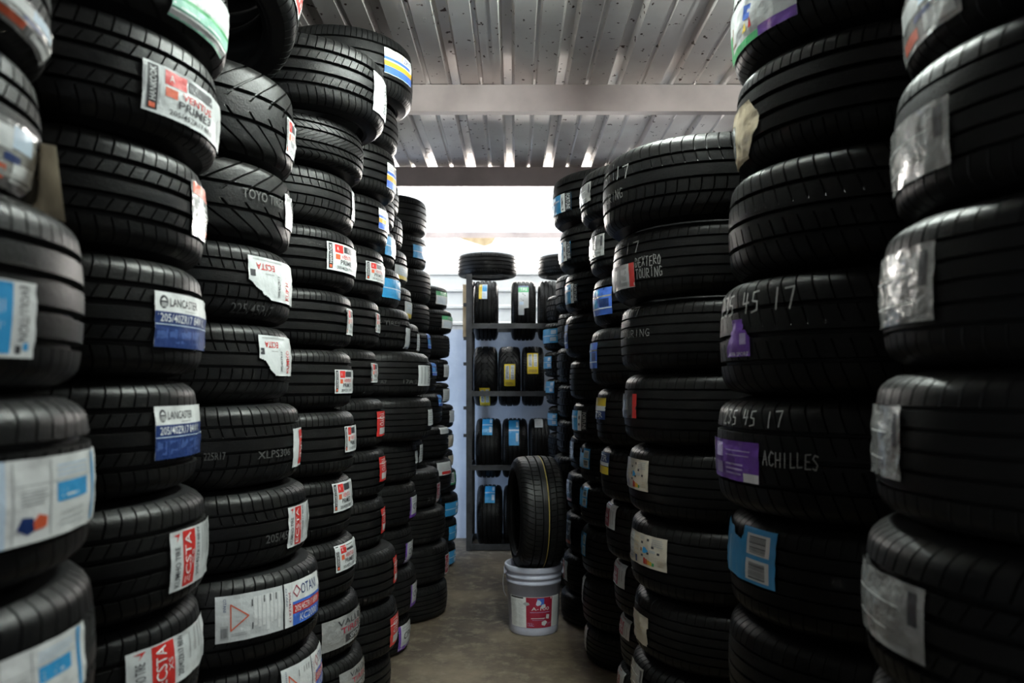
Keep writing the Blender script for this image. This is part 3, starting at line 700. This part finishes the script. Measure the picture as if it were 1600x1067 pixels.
#STACKS
# ------------------------------------------------------------------ left stacks
LS = -1
build_stack(LS, 0, .85, .300, [
    (-85, 80, 'touring', ('filmcol', -60, -20, 92, 48), {}),
    (122, 66, 'touring', ('filmcol', -60, 180, 52, 322), {'flap': 1, 'tilt': (0, 0)}),
    (345, 132, 'rib', ('evolu', -60, 437, 52, 560), {}),
    (612, 145, 'touring', ('boxes', -14, 717, 143, 846), {}),
    (872, 150, 'touring', ('boxes', -30, 1015, 128, 1120), {}),
], 1130)
build_stack(LS, 1, 1.47, .298, [
    (-35, 357, 'vee', ('mint', 270, -30, 355, 48), {}),
    (118, 341, 'touring', ('ventus', 221, 118, 341, 192, .118), {}),
    (268, 320, 'touring', ('rustfoil', 298, 288, 320, 372, .11), {}),
    (424, 318, 'touring', ('lanc', 240, 461, 318, 545, .098), {}),
    (591, 310, 'touring', ('lanc', 240, 635, 310, 716, .098), {}),
    (757, 323, 'touring', ('ecsta', 264, 825, 323, 916, .12), {}),
    (920, 314, 'touring', ('ecsta', 195, 1003, 314, 1078), {}),
], 1085)
build_stack(LS, 2, 2.10, .300, [
    (148, 460, 'vee', ('ventus', 447, 190, 460, 245), {}),
    (283, 455, 'vee', ('film', 444, 306, 455, 358), {'mould': [('TOYO TIRES', 378, 301, 441, 316)]}),
    (400, 454, 'asym', ('ecstad', 387, 405, 454, 470, .085), {'mould': [('225/45R17', 362, 476, 428, 492, 0)]}),
    (512, 453, 'asym', ('ecstad', 404, 526, 453, 588, .085), {}),
    (627, 469, 'asym', ('redwhite', 457, 670, 469, 730, .09), {'mould': [('225R17', 318, 708, 352, 720), ('XLPS306', 402, 704, 452, 716)]}),
    (747, 480, 'asym', ('ecsta', 449, 790, 480, 852, .11), {'mould': [('205/45', 415, 834, 449, 847)]}),
    (860, 499, 'touring', ('otani', 336, 922, 495, 992), {}),
    (985, 501, 'touring', ('otani', 440, 1036, 501, 1100, .25), {}),
], 1112)
build_stack(LS, 3, 2.70, .298, [
    (112, 602, 'touring', ('grey', 583, 118, 602, 178, .09), {'R': .30, 'dy': -.015}),
    (216, 568, 'hatch', None, {'R': .305}),
    (287, 553, 'asym', ('film', 549, 300, 553, 345), {}),
    (370, 555, 'rib', ('ventus', 510, 382, 555, 425, .088), {}),
    (460, 550, 'rib', ('ventus', 541, 484, 550, 524, .088), {}),
    (547, 550, 'rib', ('ventus', 522, 578, 550, 615, .088), {}),
    (638, 555, 'rib', ('ventus', 538, 666, 555, 706, .088), {}),
    (736, 549, 'rib', ('ventus', 520, 754, 549, 798, .088), {}),
    (829, 555, 'rib', ('ventus', 524, 850, 555, 890, .088), {}),
    (918, 561, 'rib', ('silvmag', 502, 965, 561, 1012, .1), {}),
    (1003, 568, 'rib', ('silvmag', 530, 1045, 568, 1085), {}),
], 1090)
build_stack(LS, 4, 3.31, .296, [
    (84, 645, 'rib', ('orange', 600, 83, 641, 122, .13), {'R': .298, 'dy': .02}),
    (178, 622, 'rib', None, {'dy': .02}),
    (243, 618, 'rib', ('orange', 604, 258, 618, 296, .12), {}),
    (320, 606, 'rib', ('orange', 591, 328, 606, 360, .12), {}),
    (394, 600, 'rib', ('ventus', 571, 411, 600, 440, .11), {}),
    (471, 593, 'rib', ('ventus', 586, 490, 593, 520, .11), {}),
    (547, 589, 'rib', ('ventus', 579, 568, 589, 598, .11), {}),
    (622, 600, 'rib', ('red', 588, 643, 600, 682, .07), {}),
    (699, 602, 'rib', ('red', 592, 714, 602, 752, .07), {}),
    (773, 601, 'rib', ('red', 595, 794, 601, 832, .07), {}),
    (849, 619, 'rib', ('red', 614, 870, 619, 910, .07), {}),
    (930, 621, 'rib', ('red', 609, 963, 621, 1007, .07), {}),
    (1013, 611, 'rib', None, {}),
], 1085)
build_stack(LS, 5, 3.93, .300, [
    (305, 616, 'rib', None, {}),
    (364, 617, 'rib', ('blue', 601, 370, 617, 400, .13), {}),
    (425, 625, 'rib', ('blue', 597, 436, 625, 466, .13), {}),
    (488, 640, 'touring', ('grey', 633, 513, 640, 546, .05), {'mould': [('TIRES', 600, 502, 624, 509)]}),
    (556, 671, 'smooth', ('grey', 653, 571, 671, 603, .07), {'mould': [('A7', 594, 594, 604, 600), ('17A 2', 630, 593, 652, 600)]}),
    (625, 675, 'smooth', ('white', 668, 640, 675, 665), {}),
    (694, 652, 'smooth', ('white', 648, 705, 652, 724), {}),
    (757, 650, 'smooth', ('cpc', 640, 776, 650, 808, .05), {}),
    (825, 644, 'smooth', ('cpc', 633, 847, 644, 880, .05), {}),
    (888, 650, 'smooth', ('cpc', 641, 912, 650, 946, .05), {}),
    (963, 640, 'smooth', ('cpc', 622, 976, 640, 1014, .05), {}),
], 1022, floorn=0)
build_stack(LS, 6, 4.55, .300, [
    (288, 623, 'rib', None, {}),
    (340, 629, 'lug', None, {}),
    (395, 636, 'touring', ('whyel', 616, 415, 636, 436, .07), {}),
    (453, 643, 'touring', ('whyel', 632, 472, 643, 497, .06), {}),
    (509, 655, 'touring', ('white', 651, 522, 655, 548), {}),
    (565, 640, 'touring', None, {}),
    (620, 650, 'touring', None, {}),
    (677, 660, 'touring', ('white', 655, 695, 660, 722, .06), {}),
    (734, 687, 'smooth', ('magenta', 682, 755, 687, 785, .07), {'mould': [('2 6', 668, 777, 678, 782)]}),
    (794, 696, 'smooth', None, {}),
    (848, 701, 'smooth', ('magenta', 695, 866, 701, 896, .07), {}),
    (908, 699, 'smooth', None, {}),
], 962, floorn=0)
build_stack(LS, 7, 5.16, .290, [
    (316, 667, 'rib', None, {}),
    (369, 666, 'rib', ('blue', 645, 384, 666, 404), {}),
    (418, 673, 'rib', None, {}),
    (466, 671, 'rib', None, {}),
    (508, 673, 'rib', ('bluefoil', 668, 514, 673, 545, .08), {}),
    (550, 682, 'rib', ('bluefoil', 675, 567, 682, 587, .08), {}),
    (596, 691, 'rib', ('bluefoil', 685, 614, 691, 634, .08), {}),
    (643, 701, 'rib', ('white', 688, 660, 701, 678), {}),
    (690, 706, 'rib', ('whitered', 683, 698, 704, 717), {}),
    (737, 690, 'rib', None, {}),
    (784, 690, 'rib', None, {}),
    (831, 690, 'rib', None, {}),
], 877, floorn=0)
build_stack(LS, 8, 5.76, .285, [
    (450, 699, 'rib', ('green', 681, 456, 698, 476), {}),
    (486, 706, 'rib', ('green', 690, 494, 706, 513), {}),
    (524, 703, 'smooth', None, {}),
    (562, 701, 'rib', ('white', 693, 570, 701, 589), {}),
    (599, 702, 'rib', ('white', 692, 608, 702, 627), {}),
    (633, 709, 'rib', ('white', 702, 642, 709, 660), {}),
    (672, 708, 'rib', ('cream', 698, 680, 708, 700), {}),
    (704, 708, 'rib', ('cream', 700, 712, 708, 728), {}),
    (734, 713, 'rib', ('whgreen', 697, 739, 711, 758), {}),
    (772, 716, 'rib', ('blue', 695, 785, 715, 806), {}),
    (811, 714, 'rib', ('blue', 701, 822, 713, 843), {}),
    (850, 712, 'rib', ('blue', 700, 861, 711, 881), {}),
], 886, floorn=0)
# two tyres thrown askew on top of the third left stack
def loose_tyre(X, Y, z, R, w, tread, tilt, label, group, sticker=None):
    t = make_tyre((X, Y, z), R, w, tread, label, group, tilt)
    return t
X0 = solve_x(464, 2.02, .30, -1)[0]
t = loose_tyre(X0, 2.02, 2.235, .30, .20, 'touring', (-.42, 0), 'tilted tyre showing its dark hole, askew above third left stack', 'tyres lying askew on the stacks')
L = Wrap(.30, .20, -.22, .20, .05, .165, 5); st_redwhite(L); link('sticker', L.mesh('sticker'), None, t)
X0 = solve_x(489, 2.09, .30, -1)[0]
t = loose_tyre(X0, 2.09, 2.43, .30, .19, 'rib', (-.42, 0), 'upper tilted tyre leaning behind the askew tyre showing its hole', 'tyres lying askew on the stacks')

# ------------------------------------------------------------------ right stacks
RS = 1
build_stack(RS, 0, 1.08, .320, [
    (-75, 1413, 'smooth', ('filmcol', 1413, -45, 1500, 48), {}),
    (139, 1395, 'smooth', ('film', 1395, 172, 1486, 276), {}),
    (360, 1377, 'smooth', ('film', 1377, 388, 1462, 506), {}),
    (578, 1365, 'smooth', ('film', 1365, 634, 1409, 747, .12), {}),
    (800, 1350, 'touring', ('film', 1350, 905, 1447, 1018), {}),
], 1035)
build_stack(RS, 1, 1.73, .322, [
    (-40, 1145, 'touring', ('cartoon', 1145, -30, 1245, 48), {}),
    (133, 1149, 'rib', ('creamtorn', 1149, 158, 1192, 245), {}),
    (287, 1138, 'sport', None, {}),
    (446, 1125, 'sport', ('purptorn', 1138, 500, 1174, 558), {'chalk': [('235 45 17', 1128, 452, 1245, 488)]}),
    (618, 1120, 'sport', ('purple', 1118, 690, 1187, 752, .15), {'chalk': [('235 45 17', 1130, 642, 1222, 668), ('ACHILLES', 1192, 708, 1282, 733)]}),
    (786, 1140, 'smooth', ('bluecode', 1140, 826, 1213, 912, .15), {}),
    (942, 1138, 'smooth', None, {}),
], 1098)
build_stack(RS, 2, 2.42, .316, [
    (256, 942, 'asym', None, {'R': .335, 'chalk': [('5 17', 946, 262, 984, 284), ('TOURING', 944, 300, 974, 316)]}),
    (374, 958, 'smooth', ('silvred', 958, 415, 992, 452, .04), {'chalk': [('5 17', 963, 381, 999, 400), ('DEXTERO', 993, 400, 1034, 416), ('TOURING', 993, 418, 1036, 434)]}),
    (478, 970, 'smooth', None, {'chalk': [('5 17', 971, 482, 998, 498), ('TOURING', 974, 516, 1017, 528)]}),
    (582, 975, 'smooth', ('blackred', 975, 616, 996, 654, .1), {}),
    (690, 982, 'smooth', ('eu', 982, 718, 1014, 766, .12), {}),
    (796, 985, 'smooth', ('eu', 987, 838, 1043, 888, .12), {}),
    (910, 991, 'smooth', ('cream', 992, 960, 1014, 1006, .1), {}),
    (1009, 987, 'touring', ('film', 987, 1040, 1004, 1080, .1), {}),
], 1108)
build_stack(RS, 3, 3.10, .302, [
    (276, 907, 'touring', ('film', 907, 288, 924, 318, .09), {'R': .312}),
    (355, 922, 'rib', ('film', 922, 368, 945, 402, .1), {}),
    (432, 927, 'rib', ('bluefoil', 928, 450, 957, 492, .12), {}),
    (508, 923, 'smooth', ('bluefoil', 923, 536, 934, 576, .09), {}),
    (597, 932, 'smooth', ('blueyel', 932, 622, 947, 656, .09), {}),
    (685, 939, 'smooth', ('yelblue', 939, 708, 952, 741, .09), {}),
    (766, 947, 'smooth', ('magenta', 947, 786, 962, 826, .08), {}),
    (853, 960, 'smooth', ('magenta', 960, 874, 977, 917, .08), {}),
    (936, 969, 'smooth', ('magenta', 969, 952, 984, 997, .08), {}),
    (1016, 965, 'smooth', ('magenta', 965, 1034, 974, 1075, .08), {}),
], 1098)
build_stack(RS, 4, 3.78, .306, [
    (284, 863, 'rib', ('fortune', 864, 304, 893, 332, .13), {'R': .32}),
    (360, 874, 'rib', ('fortune', 874, 378, 893, 408, .13), {}),
    (427, 883, 'rib', ('fortune', 884, 444, 903, 474, .13), {}),
    (490, 883, 'smooth', ('bluefoil', 883, 508, 888, 545, .08), {}),
    (558, 890, 'smooth', None, {}),
    (622, 895, 'smooth', ('fortune', 895, 642, 918, 673, .13), {}),
    (685, 907, 'smooth', ('bluecode', 907, 701, 922, 732, .12), {}),
    (747, 907, 'smooth', ('bluecode', 907, 761, 918, 792, .12), {}),
    (811, 909, 'smooth', ('bluecode', 909, 832, 916, 868, .12), {}),
    (886, 910, 'smooth', ('white', 909, 900, 912, 940, .06), {}),
    (963, 914, 'smooth', ('white', 914, 980, 917, 1015, .06), {}),
], 1018, floorn=0)
build_stack(RS, 5, 4.44, .300, [
    (676, 891, 'rib', ('film', 891, 690, 897, 716, .07), {}),
    (733, 886, 'rib', ('orgdark', 885, 750, 894, 782, .08), {}),
    (795, 883, 'smooth', ('orgdark', 882, 812, 892, 848, .08), {}),
    (857, 880, 'smooth', ('magenta', 880, 876, 887, 906, .08), {}),
    (916, 876, 'smooth', None, {}),
], 962, floorn=0)
build_stack(RS, 6, 5.05, .290, [
    (432, 868, 'lug', None, {}),
    (486, 871, 'lug', None, {}),
    (536, 870, 'lug', None, {}),
    (589, 871, 'lug', None, {}),
    (640, 870, 'lug', None, {}),
    (691, 864, 'lug', None, {}),
    (746, 870, 'lug', None, {}),
    (795, 872, 'rib', None, {}),
    (842, 872, 'rib', None, {}),
], 890, floorn=0)
build_stack(RS, 7, 5.68, .285, [
    (463, 854, 'lug', None, {}),
    (505, 849, 'lug', ('blue', 849, 514, 872, 536), {}),
    (548, 850, 'lug', ('blue', 850, 557, 862, 576), {}),
    (589, 853, 'lug', ('blue', 853, 596, 866, 614), {}),
    (631, 856, 'lug', ('blue', 856, 646, 871, 665), {}),
    (672, 856, 'lug', None, {}),
    (713, 858, 'lug', None, {}),
    (754, 858, 'lug', None, {}),
    (796, 858, 'lug', None, {}),
    (838, 858, 'lug', None, {}),
], 880, floorn=0)

# unseen stack added beside the camera to shade the right stacks from the doorway
for k in range(11):
    make_tyre((.96 + random.uniform(-.012, .012), .41, .0012 + k * .222), .315, .2196, 'smooth',
              f"plain black tyre, {'lowest' if k == 0 else ORD[k + 1] + ' from the floor'} in the added shading stack beside the camera", 'tyres in the added shading stack by the camera', (0, 0))

#RACK
# ------------------------------------------------------------------ tyre rack
RY0, RY1, RX0, RX1 = 6.20, 6.68, -.372, .80
rack = empty('tyre_rack', (0, RY0, 0)); tag(rack, 'dark steel four-shelf tyre rack against the back wall', 'rack')
pz = lambda y, d: CAMZ - (y - HY) * d / F
ZTOP = pz(428, RY0)
def angle_post(x, y, sx, sy, z1=ZTOP):
    bm = bmesh.new()
    bm_box(bm, min(x, x + sx * .045), max(x, x + sx * .045), min(y, y + sy * .004), max(y, y + sy * .004), 0, z1)
    bm_box(bm, min(x, x + sx * .004), max(x, x + sx * .004), min(y + sy * .004, y + sy * .045), max(y + sy * .004, y + sy * .045), 0, z1)
    o = link('post', to_mesh(bm, 'post'), STEEL, rack); o.matrix_parent_inverse = Matrix.Translation((0, -RY0, 0))
    return o
def rbox(name, *a, mat=STEEL, bev=0):
    o = box(name, *a, mat, rack, bev); o.matrix_parent_inverse = Matrix.Translation((0, -RY0, 0)); return o
for x, sx in ((RX0, 1), (RX1, -1)):
    angle_post(x, RY0, sx, 1); angle_post(x, RY1, sx, -1)
rows = [(505, 513), (611, 619), (727, 735)]
for a, b in rows:
    z1, z0 = pz(a, RY0), pz(b, RY0)
    rbox('front_rail', RX0 + .005, RX1 - .005, RY0 + .005, RY0 + .03, z0, z1)
    rbox('back_rail', RX0 + .005, RX1 - .005, RY1 - .03, RY1 - .005, z0, z1)
    for x in (RX0 + .004, RX1 - .034): rbox('side_bar', x, x + .03, RY0 + .03, RY1 - .03, z0, z1)
z1, z0 = pz(845, RY0), pz(854, RY0)
rbox('front_rail', RX0 + .005, RX1 - .005, RY0 + .005, RY0 + .03, .005, .05)
rbox('back_rail', RX0 + .005, RX1 - .005, RY1 - .03, RY1 - .005, .005, .05)
for x in (RX0 + .004, RX1 - .034):
    rbox('side_bar', x, x + .03, RY0 + .03, RY1 - .03, .005, .05); rbox('side_bar', x, x + .03, RY0 + .05, RY1 - .05, ZTOP - .04, ZTOP - .01)
for y in (475, 528, 568, 637, 680): rbox('bracket', RX0 - .022, RX0 - .0005, RY0 + .012, RY0 + .05, pz(y + 3, RY0), pz(y - 2, RY0))
o = rbox('wooden_strip', RX0 - .030, RX0 - .004, RY0 + .055, RY0 + .075, pz(527, RY0), pz(443, RY0), mat=WOOD); o['label'] = 'thin pale wooden strip beside the post'

def upright_tyre(X, Y, z, R, w, tread, label, group, yaw=0, lean=0, name='car_tyre', spin=None):
    """tyre standing on its tread, its axle along x; z = lowest point"""
    root = empty(name, (X, Y, z), (lean, 0, yaw)); tag(root, label, 'tyre', group)
    M = Matrix.Translation((-w / 2, 0, R)) @ Matrix.Rotation(PI / 2, 4, 'Y')
    sc = Matrix.Diagonal((R / R0, R / R0, w / W0, 1))
    sp = Matrix.Rotation(random.uniform(0, 6) if spin is None else spin, 4, 'Z')
    t = link('tread', TREADS[tread], None, root); t.matrix_local = M @ sp @ sc
    a = link('sidewall', SIDEWALL, None, root); a.matrix_local = M @ sc
    b = link('sidewall', SIDEWALL, None, root); b.matrix_local = M @ Matrix.Translation((0, 0, w)) @ Matrix.Rotation(PI, 4, 'X') @ sc
    return root, M
RR, RC = .2415, (RY0 + RY1) / 2
def rack_tyre(xa, xb, ytop, ybot, tread, sty, sx0, sy0, sx1, sy1, words):
    Y = RC; d = RC - .17
    X = ((xa + xb) / 2 - CX) * d / F; w = (xb - xa - 1) * d / F
    rail_top = None
    for a, b in rows + [(846, 854)]:
        if a < ybot: rail_top = pz(a, RY0)
        if a > ybot: break
    low = ybot > 800
    rail_top = min((pz(a, RY0) for a, b in rows if ytop < a <= ybot), default=.05)
    half = RC - (RY0 + .03)
    zc = rail_top + math.sqrt(RR ** 2 - half ** 2) - .002
    if low: zc = .004 + RR
    root, M = upright_tyre(X, Y, zc - RR, RR, w, tread, words, 'small tyres standing in the rack')
    if sty:
        # front of the tread: local angle; here u runs with x, v upwards
        def zang(y):
            h = CAMZ - (y - HY) * (Y - RR) / F - zc
            for _ in range(6):
                h = max(-RR * .97, min(RR * .97, h)); dd = Y - math.sqrt(max(0, RR * RR - h * h)); h = CAMZ - (y - HY) * dd / F - zc
            return math.asin(max(-.97, min(.97, h / RR)))
        b0, b1 = zang(sy1), zang(sy0)
        u0 = (sx0 - CX) * (Y - RR) / F - X + w / 2; u1 = (sx1 - CX) * (Y - RR) / F - X + w / 2
        L = Wrap(RR, w, 0, 1, u0, u1, int(sx0), .001)
        L.L = u1 - u0; L.H = (b1 - b0) * RR
        def pt(u, v, layer):
            b = b0 + (b1 - b0) * v; x = u0 + (u1 - u0) * u; zf = min(.97, max(.03, x / w))
            r = RR * (1 - crown(zf) / R0) + .0022 + .001 * (noise.noise(Vector((u * 4 + sx0, v * 6, 0))) + .6) + layer * .0005
            return (x - w / 2, -r * math.cos(b), RR + r * math.sin(b))
        L.pt = pt
        STY[sty][0](L)
        o = link('sticker', L.mesh('sticker'), None, root); o['label'] = STY[sty][1]
    return root
RT = rack_tyre
RT(739, 778, 437, 532, 'rib', 'yb', 748, 445, 761, 467, 'small tyre with yellow and blue sticker on the top rack shelf')
RT(798, 838, 437, 532, 'rib', 'greentall', 810, 447, 826, 492, 'small tyre with tall green and white sticker on top rack shelf')
RT(841, 879, 437, 532, 'rib', None, 0, 0, 0, 0, 'plain small tyre at the right end of the top rack shelf')
RT(739, 777, 538, 634, 'vee', 'yellow', 749, 606, 765, 633, 'small tyre nearest the rack post on the second shelf, yellow sticker low down')
RT(778, 814, 538, 634, 'vee', 'yellow', 788, 569, 805, 603, 'middle small tyre on second rack shelf, yellow sticker at half height')
RT(815, 851, 538, 634, 'asym', 'yellow', 824, 552, 841, 584, 'right small tyre on second rack shelf, yellow sticker near the top')
RT(742, 783, 650, 745, 'rib', 'blue', 753, 651, 769, 680, 'small tyre with blue sticker beside the post on third rack shelf')
RT(784, 825, 650, 745, 'rib', 'blue', 795, 657, 811, 696, 'middle small tyre on third rack shelf with long blue sticker')
RT(826, 860, 650, 745, 'rib', 'white', 836, 653, 849, 668, 'small tyre with small white sticker on third rack shelf')
RT(744, 785, 752, 848, 'rib', 'blue', 757, 753, 773, 786, 'small tyre with blue sticker on the lowest rack shelf')
RT(786, 826, 752, 848, 'rib', None, 0, 0, 0, 0, 'plain small tyre on lowest rack shelf behind the upright tyre')
make_tyre(((761 - CX) * 6.38 / F, 6.44, ZTOP + .001), .240, .180, 'rib', 'small tyre lying flat on top of the rack above its left post', 'tyres lying on top of the rack', (0, 0))
make_tyre(((887 - CX) * 6.38 / F, 6.44, ZTOP + .001), .240, .17, 'hatch', 'small tyre lying flat on rack top beside right stacks', 'tyres lying on top of the rack', (0, 0))

# ------------------------------------------------------------------ bucket with the upright tyre
BX, BY = .105, 4.225
pail = empty('paint_bucket', (BX, BY, 0)); tag(pail, 'dented grey-blue plastic paint bucket with dark red label in the aisle', 'bucket')
prof = [(.0, .004), (.118, .004), (.124, 0), (.128, .006), (.1295, .03), (.1425, .262), (.1455, .262), (.1465, .270), (.1455, .276), (.1435, .278), (.144, .292), (.149, .292), (.150, .300), (.149, .306), (.1445, .308), (.1450, .326),
        (.152, .324), (.1545, .330), (.1550, .350), (.152, .3555), (.146, .356), (.142, .352), (.138, .27), (.122, .012), (0, .010)]
vs, fs = lathe(prof, 72); fs = [tuple(f) for f in fs]
link('pail_body', pymesh('pail_body', vs, fs, True), PAIL, pail)
def pail_r(z): return .1295 + (.1425 - .1295) * (z - .03) / .232
class PailWrap(Wrap):
    def __init__(s, a0, a1, z0, z1):
        Wrap.__init__(s, .14, .3, a0, a1, z0, z1, 3, .0006)
    def pt(s, u, v, layer):
        a = s.a0 + (s.a1 - s.a0) * u; z = s.z0 + (s.z1 - s.z0) * v
        r = pail_r(z) + .0012 + layer * .0005 + .0006 * noise.noise(Vector((u * 9, v * 9, 1)))
        return (r * math.cos(a), r * math.sin(a), z)
def pa(px): return ray_angle(px, BX, BY, .137)[0]
L = PailWrap(pa(799), pa(871.5), .045, .205)
def pu(px): return (pa(px) - L.a0) / (L.a1 - L.a0)
L.base('white'); L.lines(pu(801), .05, pu(808), .9, 26, 'paper'); L.lines(pu(810), .05, pu(818), .9, 26, 'paper'); L.quadgrid(pu(800), .94, pu(818), .99, 'dark'); L.lines(pu(864), .05, .97, .95, 26, 'paper')
u0, u1 = pu(822), pu(862)
uu = lambda t: u0 + (u1 - u0) * t
L.quadgrid(u0, .0, u1, .99, 'magenta', 1)
L.text('A-100', uu(.20), .57, uu(.86), .68, 'white', 0, 3); L.quadgrid(uu(.40), .74, uu(.66), .96, 'blue', 2)
L.poly([(uu(.36), .76), (uu(.42), .72), (uu(.52), .75), (uu(.56), .82), (uu(.50), .90), (uu(.42), .92), (uu(.38), .85)], 'ice', 4)
L.poly([(uu(.52), .66), (uu(.60), .62), (uu(.72), .68), (uu(.70), .77), (uu(.58), .76)], 'paper', 4)
L.poly([(uu(.74), .30), (uu(.86), .28), (uu(.88), .42), (uu(.76), .44)], 'paper', 4); L.poly([(uu(.58), .10), (uu(.70), .06), (uu(.80), .18), (uu(.72), .24), (uu(.58), .20)], 'paper', 4)
L.poly([(uu(-.12), .78), (uu(.02), .72), (uu(.14), .76), (uu(.10), .82), (uu(-.02), .84)], 'grey', 4)
L.quadgrid(uu(.15), .50, uu(.9), .515, 'lilac', 2); L.quadgrid(uu(.18), .30, uu(.7), .32, 'white', 2); L.quadgrid(uu(.22), .25, uu(.68), .26, 'lilac', 2); L.lines(uu(.04), .06, uu(.30), .18, 4, 'lilac'); L.lines(uu(.80), .06, uu(.98), .18, 3, 'lilac'); L.text('1', uu(.92), .92, uu(.96), .99, 'white')
o = link('paper_label', L.mesh('paper_label'), None, pail); o['label'] = 'white and dark red product label, partly scratched off'
hp = [(.156 * math.cos(a) * 1.0, .0, .31) for a in (0,)]
tube('wire_handle', [(-.152, .0, .315), (-.160, -.005, .29), (-.163, -.02, .25), (-.158, -.05, .215), (-.146, -.085, .20)], .002, WIRE, pail)
for s in (-1, 1):
    o = box('handle_ear', s * .150 - .008, s * .150 + .008, -.018, .018, .300, .335, PAIL, pail, .003)
tr, M = upright_tyre(BX + .010, BY + .005, .324, .297, .238, 'asym', 'upright tyre with a yellow tread line, standing in the paint bucket', None, yaw=math.radians(9), lean=math.radians(-1.5))
vs, fs = lathe([(.2955, -.0020), (.2974, -.0020), (.2974, .0020), (.2955, .0020)], 96, True)
st = link('yellow_tread_line', pymesh('yellow_tread_line', vs, fs), YELLOW, tr); st.matrix_local = M @ Matrix.Translation((0, 0, .238 * .57))
st['label'] = 'thin yellow paint line round the tread'
# scrap of board under the roof at the back
bm = bmesh.new()
p = [(-.50, 0), (-.17, 0), (-.20, -.05), (-.27, -.075)]
vv = [bm.verts.new((x, y, z)) for y in (0, .02) for x, z in p]
bm.faces.new(vv[:4]); bm.faces.new(list(reversed(vv[4:])))
for i in range(4): j = (i + 1) % 4; bm.faces.new((vv[i], vv[4 + i], vv[4 + j], vv[j]))
o = link('board_scrap', to_mesh(bm, 'board_scrap'), WOOD, ceil, (0, P3 - .02, -.14)); o['label'] = 'brown triangular board scrap under the wall plate'

# ------------------------------------------------------------------ check of neighbouring stacks
for i in range(len(ALL)):
    for j in range(i + 1, len(ALL)):
        a, b = ALL[i], ALL[j]
        if abs(a[0] - b[0]) < .01 and abs(a[1] - b[1]) < .01: continue
        dz = min(a[3], b[3]) - max(a[2], b[2])
        d = math.hypot(a[0] - b[0], a[1] - b[1]) - a[4] - b[4]
        if dz > .03 and d < -.02: print('OVERLAP %.3f' % d, a[5], '|', b[5])
print('tyres', sum(1 for o in C.objects if o.name.startswith('car_tyre')), 'max z', max(a[3] for a in ALL), 'min X|max X', min(a[0] - a[4] for a in ALL), max(a[0] + a[4] for a in ALL))
